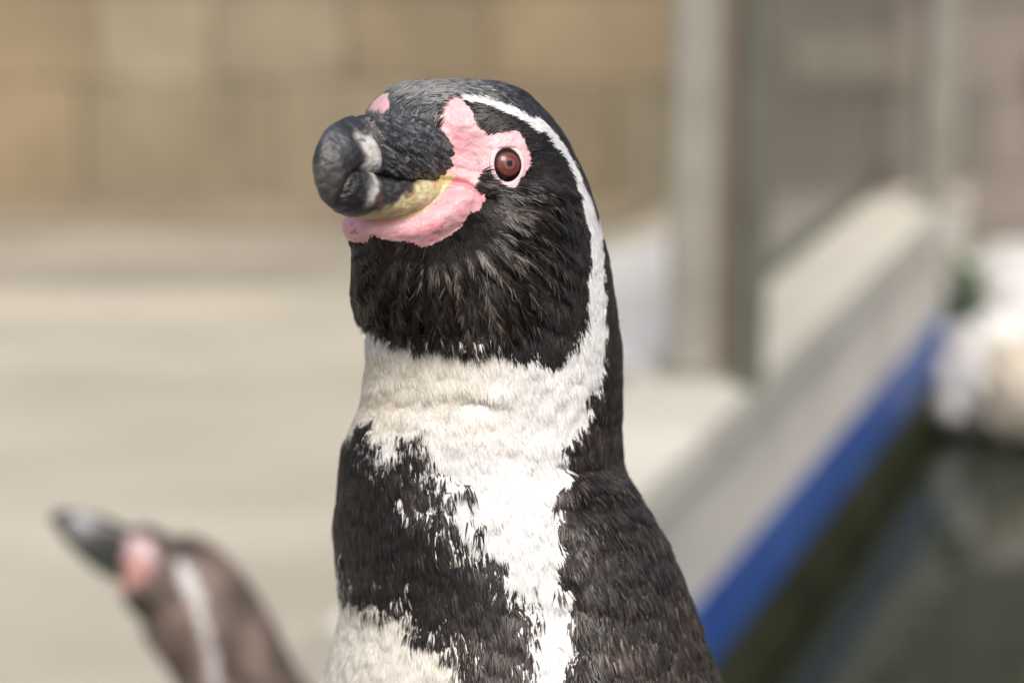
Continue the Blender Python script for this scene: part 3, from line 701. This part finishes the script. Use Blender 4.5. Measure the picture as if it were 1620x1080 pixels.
# ---- bill
fv = np.array([-0.60, -0.075, 0.80]); fv /= np.linalg.norm(fv)
cam2w = lambda v: RIGHT * v[0] + UP * v[1] - FWD * v[2]
BF_, = (cam2w(fv),)
BL = cam2w(np.array([0.80, 0.0, 0.60])); BU = np.cross(BL, BF_); BU /= np.linalg.norm(BU)
if BU @ UP < 0: BU = -BU
BL = np.cross(BF_, BU); BL = BL if BL @ RIGHT > 0 else -BL
BO = P(702, 247, ring_depth(702, 247)) - BL * 0.0072 + BF_ * 0.002
def catmull(x, y):
    m = np.gradient(y); k = np.clip(np.floor(x).astype(int), 0, len(y) - 2); t = x - k
    return (1 + 2*t) * (1-t)**2 * y[k] + t * (1-t)**2 * m[k] + t*t*(3 - 2*t) * y[k+1] + t*t*(t-1) * m[k+1]
def bill_loft(name, rails, colour, flat, sub=26, m=132):
    """rails: outer (s, v), inner (s, v), half width, ridge taper, in cm along / above the bill axis"""
    sp = np.array(rails, float); s1 = np.linspace(0, len(sp) - 1, (len(sp) - 1) * sub + 1)
    q = [catmull(s1, sp[:, k]) for k in range(6)]
    os_, ov, is_, iv, w_ = [c * 0.01 for c in q[:5]]; tp = q[5]
    O = BO + os_[:, None] * BF_ + ov[:, None] * BU; I = BO + is_[:, None] * BF_ + iv[:, None] * BU
    cen = (O + I) / 2; hv = (O - I) / 2
    A = np.linspace(0, 2 * np.pi, m, endpoint=False); ca, sa = np.cos(A), np.sin(A)
    hh = np.sign(sa) * np.abs(sa) ** 0.9
    lx = w_[:, None] * np.sign(ca) * np.abs(ca)[None] ** np.where(sa * flat > 0, 0.42, 0.8)[None] * (1 - tp[:, None] * np.clip(sa, 0, 1)[None])
    V = (cen[:, None] + lx[..., None] * BL + hh[None, :, None] * hv[:, None]).reshape(-1, 3)
    nr = len(s1); F = grid_faces(nr, m); N = normals_of(V, F)
    if ((V - np.repeat(cen, m, 0)) * N).sum() < 0: F = F[:, ::-1]; N = -N
    ss = ((V - BO) @ BF_) * 100; vv = ((V - BO) @ BU) * 100; side = (V - np.repeat(cen, m, 0)) @ BL
    c, d = colour(ss, vv, side, np.repeat(s1, m), np.tile(A, nr))
    V = V + N * d[:, None]
    V = np.concatenate([V, cen[:1], cen[-1:]]); c = np.concatenate([c, c[:1], c[-1:]])
    k = np.arange(m); F3 = np.concatenate([np.stack([np.full(m, nr * m), (k + 1) % m, k], 1), np.stack([np.full(m, nr * m + 1), (nr - 1) * m + k, (nr - 1) * m + (k + 1) % m], 1)])
    return mesh_np(name, V - base, [F, F3], M_bill, peng, cols=c)
def ridged(x): return 1 - np.abs(2 * x - 1)
def col_upper(s_, v, side, t, A):
    f1 = fbm(s_ * 2.5, v * 2.5, 81); f2 = fbm(s_ * 6 + v * 4, v * 8 - s_ * 2, 83)
    c = np.array([0.020, 0.021, 0.023]) * (0.55 + 0.9 * f1)[:, None]
    bs = s_ - 3.15 - 0.10 * (v - 0.3) + 0.35 * (f1 - 0.5)
    pb = np.exp(-(bs / 0.33) ** 4) * sstep(0.85, 0.45, v + 0.5 * (f2 - 0.5)) * (np.abs(side) > 0.002) * sstep(0.25, 0.6, f2 + 0.2)
    c = c * (1 - pb)[:, None] + pb[:, None] * np.array([0.60, 0.58, 0.55]) * (0.5 + 0.8 * f2)[:, None]
    g = sstep(3.5, 4.1, s_ + 0.5 * (f1 - 0.5)) * sstep(-0.2, 0.7, v + 0.8 * (f1 - 0.5)); c += g[:, None] * np.array([0.016, 0.018, 0.022])  # blue-grey sheen painted on the upper side of the bill tip
    ol = sstep(4.0, 4.4, s_ + 0.6 * (f2 - 0.5)) * sstep(0.3, -0.3, v); c += ol[:, None] * np.array([0.022, 0.018, 0.011]) * (0.3 + 1.2 * f2)[:, None]
    fk = 0.7 * sstep(0.56, 0.78, fbm(s_ * 4, v * 4, 181)) * sstep(3.3, 3.7, s_); c += fk[:, None] * np.array([0.05, 0.05, 0.05])
    pl_ = sstep(2.75, 2.35, s_ - 0.25 * v)
    w1 = vnoise(s_ * 1.6 + v * 0.9 + 2.0 * f1, v * 6.5 - s_ * 2.6 + f1, 85); w2 = vnoise(s_ * 3.5 + v * 2 + f1 * 4, v * 15 - s_ * 6 + f1 * 2, 87); w3 = vnoise(s_ * 12 + v * 6, v * 26 - s_ * 10, 89)
    d = pl_ * ((ridged(w1) - 0.5) * 0.0015 + (ridged(w2) - 0.5) * 0.0009 + (w3 - 0.5) * 0.0003)
    fl = pl_ * sstep(0.72, 0.95, ridged(w2)); c += fl[:, None] * np.array([0.085, 0.086, 0.088])  # grey sheen painted along the ridges of the plates
    d += -0.0014 * np.exp(-((s_ - 2.62 - 0.25 * v) / 0.10) ** 2) * sstep(-0.5, 0.0, v) + ((f1 - 0.5) * 0.0009 + (fbm(s_ * 7, v * 7, 183) - 0.5) * 0.0003) * (1 - pl_)
    return c, d
def col_lower(s_, v, side, t, A):
    f1 = fbm(s_ * 2.5, v * 2.5, 91); f2 = fbm(s_ * 6, v * 4, 93); f3 = fbm(s_ * 5 + v * 3, v * 16, 95)
    c = np.array([0.020, 0.019, 0.021]) * (0.6 + 0.9 * f1)[:, None] + (sstep(0.55, 0.8, f3) * sstep(3.1, 2.4, s_))[:, None] * 0.05
    c = c * (1 - 0.5 * sstep(3.3, 3.5, s_))[:, None]
    pb = 0.85 * np.exp(-((s_ - 3.12 + 0.25 * (v + 0.8) + 0.3 * (f2 - 0.5)) / 0.15) ** 2) * sstep(-1.55, -1.15, v) * (0.3 + 0.9 * f2)
    c = c * (1 - pb)[:, None] + pb[:, None] * np.array([0.52, 0.50, 0.47])
    rb = np.exp(-((s_ - 2.9) / 0.14) ** 2) * sstep(-0.9, -1.15, v) * 0.6
    c = c * (1 - rb)[:, None] + rb[:, None] * np.array([0.10, 0.05, 0.035])
    yl = sstep(0.3, -0.3, s_ - 0.7 + 2.3 * (v + 0.65) + 1.1 * (f1 - 0.5)); yl = np.maximum(yl, sstep(-1.52, -1.68, v + 0.3 * (f2 - 0.5)) * sstep(2.9, 2.2, s_))
    c = c * (1 - yl)[:, None] + yl[:, None] * (np.array([0.56, 0.49, 0.29]) - np.array([0.0, 0.10, 0.10]) * sstep(0.45, 0.65, f1)[:, None]) * (0.65 + 0.6 * f2)[:, None]
    return c, (f2 - 0.5) * 0.0005 + (f3 - 0.5) * 0.0004
bill_loft('upper_bill', [(-1.2,0.75,-1.2,-0.35,0.60,0.35),(-0.6,1.02,-0.6,-0.62,0.85,0.38),(0.3,1.15,0.3,-0.72,0.94,0.40),(1.4,1.18,1.4,-0.70,0.93,0.42),(2.4,1.20,2.4,-0.55,0.86,0.45),(3.2,1.20,3.1,-0.42,0.76,0.55),
    (3.90,1.00,3.5,-0.40,0.67,0.6),(4.42,0.60,3.74,-0.50,0.60,0.6),(4.70,0.08,3.88,-0.70,0.52,0.55),(4.72,-0.50,3.98,-0.92,0.41,0.5),(4.52,-1.02,4.06,-1.16,0.27,0.3),(4.28,-1.36,4.20,-1.36,0.04,0.0)], col_upper, -1)
bill_loft('lower_bill', [(-1.0,-0.45,-1.0,-1.25,0.60,0.0),(0.3,-0.62,0.3,-1.55,0.82,0.0),(1.4,-0.66,1.4,-1.74,0.86,0.0),(2.4,-0.55,2.4,-1.80,0.84,0.0),(3.1,-0.36,3.1,-1.72,0.77,0.0),(3.65,-0.34,3.6,-1.60,0.62,0.0),(4.0,-0.55,3.95,-1.46,0.46,0.0),(4.14,-0.9,4.1,-1.32,0.28,0.0),(4.18,-1.1,4.16,-1.2,0.04,0.0)], col_lower, 1)

# ---- feet and the plinth it stands on
m_, n_, l_, b_ = new_mat('foot_skin'); b_.inputs['Base Color'].default_value = (0.03, 0.025, 0.025, 1); b_.inputs['Roughness'].default_value = 0.6
M_foot = m_
def foot(parent, x, y, yaw, sc_=1.0):
    V = []; F = []
    ca, sa = math.cos(yaw), math.sin(yaw)
    def tube(pts):
        k0 = len(V); m = 8
        for (a, b2, c2, r_) in pts:
            for q_ in range(m):
                t_ = 2 * math.pi * q_ / m; lx, lz = r_ * math.cos(t_), max(0.75 * r_ * math.sin(t_), -c2 + 0.001)
                X, Y = a + lx, b2; V.append((x + sc_ * (X * ca - Y * sa), y + sc_ * (X * sa + Y * ca), sc_ * (c2 + lz)))
        for i in range(len(pts) - 1):
            for q_ in range(m): F.append((k0 + i * m + q_, k0 + i * m + (q_ + 1) % m, k0 + (i + 1) * m + (q_ + 1) % m, k0 + (i + 1) * m + q_))
    for dx in (-0.026, 0, 0.026):
        tube([(0, 0.015, 0.016, 0.012), (dx * 0.6, -0.03, 0.014, 0.012), (dx, -0.065, 0.011, 0.010), (dx * 1.15, -0.082, 0.006, 0.005), (dx * 1.2, -0.09, 0.003, 0.001)])
    tube([(0, 0.015, 0.0, 0.012), (0, 0.015, 0.03, 0.016), (0, 0.02, 0.075, 0.022)])
    return mesh_np('foot', np.array(V), [np.array(F)], M_foot, parent)
foot(peng, -0.035, -0.02, R(-38)); foot(peng, 0.04, 0.0, R(-38))
tag(peng, 'large sharply focused penguin with pink face, white neck and black chest band', 'penguin', 'penguins by the pool')
pl = box('stone_plinth', base[0] - 0.22, base[0] + 0.22, base[1] - 0.16, base[1] + 0.2, -1.28, base[2], M_render, None, bev=0.02)
tag(pl, 'square grey concrete plinth standing in the pool under the large penguin', 'plinth')

# ------------------------------------------------------------------ the second penguin, out of focus
D2 = 1.75; PX2 = D2 / FPX
sp2 = np.array([  # x, y, radius (photo px), depth offset px
 (186,880,14,-24),(208,881,49,-20),(243,905,67,-12),(283,930,85,-4),(316,972,91,0),(348,1020,90,4),(372,1070,90,12),(402,1140,104,26),(436,1260,150,50),(455,1420,185,85),(455,1600,180,115),(445,1740,120,140),(438,1800,30,150)], float)
s1 = np.linspace(0, len(sp2) - 1, 150)
c2 = [smooth_interp(s1, [(i, v) for i, v in enumerate(sp2[:, k])], 1) for k in range(4)]
cen2 = np.stack([c2[0], c2[1]], 1); tg = np.gradient(cen2, axis=0); tg /= np.linalg.norm(tg, axis=1)[:, None]; nr2 = np.stack([-tg[:, 1], tg[:, 0]], 1)
NB = 90; A2 = np.linspace(0, 2 * np.pi, NB, endpoint=False)
gx2 = cen2[:, :1] + nr2[:, :1] * c2[2][:, None] * np.cos(A2); gy2 = cen2[:, 1:] + nr2[:, 1:] * c2[2][:, None] * np.cos(A2)
gd2 = D2 + (c2[3][:, None] + c2[2][:, None] * 0.95 * np.sin(A2)) * PX2
V2 = P(gx2, gy2, gd2).reshape(-1, 3); F2 = grid_faces(150, NB); N2 = normals_of(V2, F2)
cc2 = np.repeat(P(cen2[:, 0], cen2[:, 1], D2 + c2[3] * PX2), NB, 0)
if ((V2 - cc2) * N2).sum() < 0: F2 = F2[:, ::-1]; N2 = -N2
UV2 = np.stack([gx2.ravel(), gy2.ravel()], 1)
ST2 = [(270,882),(288,876),(304,902),(318,940),(330,990),(342,1050),(356,1120),(338,1120),(326,1060),(312,1000),(298,955),(280,915)]
PK2 = [(150,884),(196,846),(228,846),(248,860),(238,876),(250,892),(242,908),(226,916),(214,930),(196,940),(176,945),(156,920)]
BEL = [(-200,1250),(330,1150),(420,1250),(430,1850),(-200,1850)]
def col2(px, py):
    n = len(px); big = fbm(px / 40, py / 40, 101)[:, None]
    c = np.array([0.095, 0.069, 0.057]) * (0.5 + big) + np.array([0.35, 0.26, 0.22]) * np.clip(big - 0.4, 0, 1)
    w = inside(px, py, ST2); c[w] = np.array([0.50, 0.485, 0.48])
    w = inside(px, py, BEL); c[w] = np.array([0.72, 0.69, 0.6])
    k = inside(px, py, PK2); c[k] = np.array([0.50, 0.27, 0.245])
    k2 = k & (py < 882) & (px > 200); c[k & (px > 228) & (py >= 876)] = np.array([0.33, 0.19, 0.18]); c[k2] = np.array([0.52, 0.38, 0.39])
    d = np.hypot(px - 215, py - 958) < 24; c[d & ~k] = np.array([0.012, 0.01, 0.009])
    return c, k
cb2, sk2 = col2(UV2[:, 0], UV2[:, 1])
b2 = P(440, 1830, D2 + 150 * PX2)
pg2 = empty('penguin', b2)
mesh_np('body', V2 - b2, [F2], M_body, pg2, cols=cb2, extra={'skin': sk2.astype(float)})
T2 = np.concatenate([F2[:, [0, 1, 2]], F2[:, [0, 2, 3]]])
def colour2(uv, nn, r):
    q_ = uv + r.normal(0, 3, uv.shape); c, k = col2(q_[:, 0], q_[:, 1]); _, k0 = col2(uv[:, 0], uv[:, 1])
    c = np.clip(c * np.exp(r.normal(0, 0.25, len(c)))[:, None], 0.004, 0.8)
    return ~(k | k0), c, np.clip(c * 1.2, 0, 0.8)
def flow2(uv, p):
    return 0.45 * RIGHT - 0.9 * UP + 0 * p
feathers('plumage', V2 - b2, T2, N2, UV2, 16000, lambda uv, nn: np.where(uv[:, 1] > 1150, 0.25, 1.0), colour2, flow2, lambda uv: 0.007 + 0 * uv[:, 0], lambda uv: 0.0018 + 0 * uv[:, 0], M_feather, pg2, 5)
def bill2(name, pts, c_):
    n_ = 24; t_ = np.linspace(0, len(pts) - 1, n_); ar = np.array(pts, float)
    q_ = [smooth_interp(t_, [(i, v) for i, v in enumerate(ar[:, k])], 1) for k in range(5)]
    cen = np.stack([q_[0], q_[1]], 1); g = np.gradient(cen, axis=0); g /= np.linalg.norm(g, axis=1)[:, None]; nn = np.stack([-g[:, 1], g[:, 0]], 1)
    m = 24; A = np.linspace(0, 2 * np.pi, m, endpoint=False)
    X = cen[:, :1] + nn[:, :1] * q_[2][:, None] * np.cos(A); Y = cen[:, 1:] + nn[:, 1:] * q_[2][:, None] * np.cos(A)
    D = D2 + (q_[4][:, None] + q_[3][:, None] * np.sin(A)) * PX2
    V = P(X, Y, D).reshape(-1, 3)
    cc = np.repeat(c_(q_[0], t_ / t_[-1]), m, 0)
    return mesh_np(name, V - b2, [grid_faces(n_, m)], M_bill, pg2, cols=cc)
dk = np.array([0.018, 0.020, 0.018])
def cu(x, t): g = np.exp(-((t - 0.45) / 0.10) ** 2)[:, None]; return dk * (1 - g) + g * np.array([0.26, 0.26, 0.27])
bill2('upper_bill', [(225,880,34,26,-24),(190,864,33,24,-28),(150,843,30,21,-34),(115,827,22,16,-38),(93,820,13,10,-40),(83,824,6,5,-41),(82,830,1,1,-41)], cu)
bill2('lower_bill', [(222,905,24,20,-24),(185,894,23,18,-28),(150,875,20,15,-34),(116,849,15,10,-38),(97,834,9,7,-40),(88,828,2,2,-40)], lambda x, t: np.repeat(dk[None] * np.array([1, 1.15, 0.9]), len(t), 0))
ec = P(262, 892, D2 - 64 * PX2)
import bmesh
bm = bmesh.new(); bmesh.ops.create_uvsphere(bm, u_segments=20, v_segments=12, radius=0.006); me = bpy.data.meshes.new('eye'); bm.to_mesh(me); bm.free(); me.materials.append(M_eye)
o = bpy.data.objects.new('eye', me); C.objects.link(o); o.parent = pg2; o.location = Vector(ec - b2)
foot(pg2, -0.03, -0.02, R(-60)); foot(pg2, 0.04, 0.0, R(-60))
tag(pg2, 'blurred brown penguin at lower left with its bill raised', 'penguin', 'penguins by the pool')
pl = box('stone_plinth', b2[0] - 0.25, b2[0] + 0.25, b2[1] - 0.25, b2[1] + 0.2, -1.28, b2[2], M_render, None, bev=0.02)
tag(pl, 'low grey concrete plinth under the blurred penguin', 'plinth')
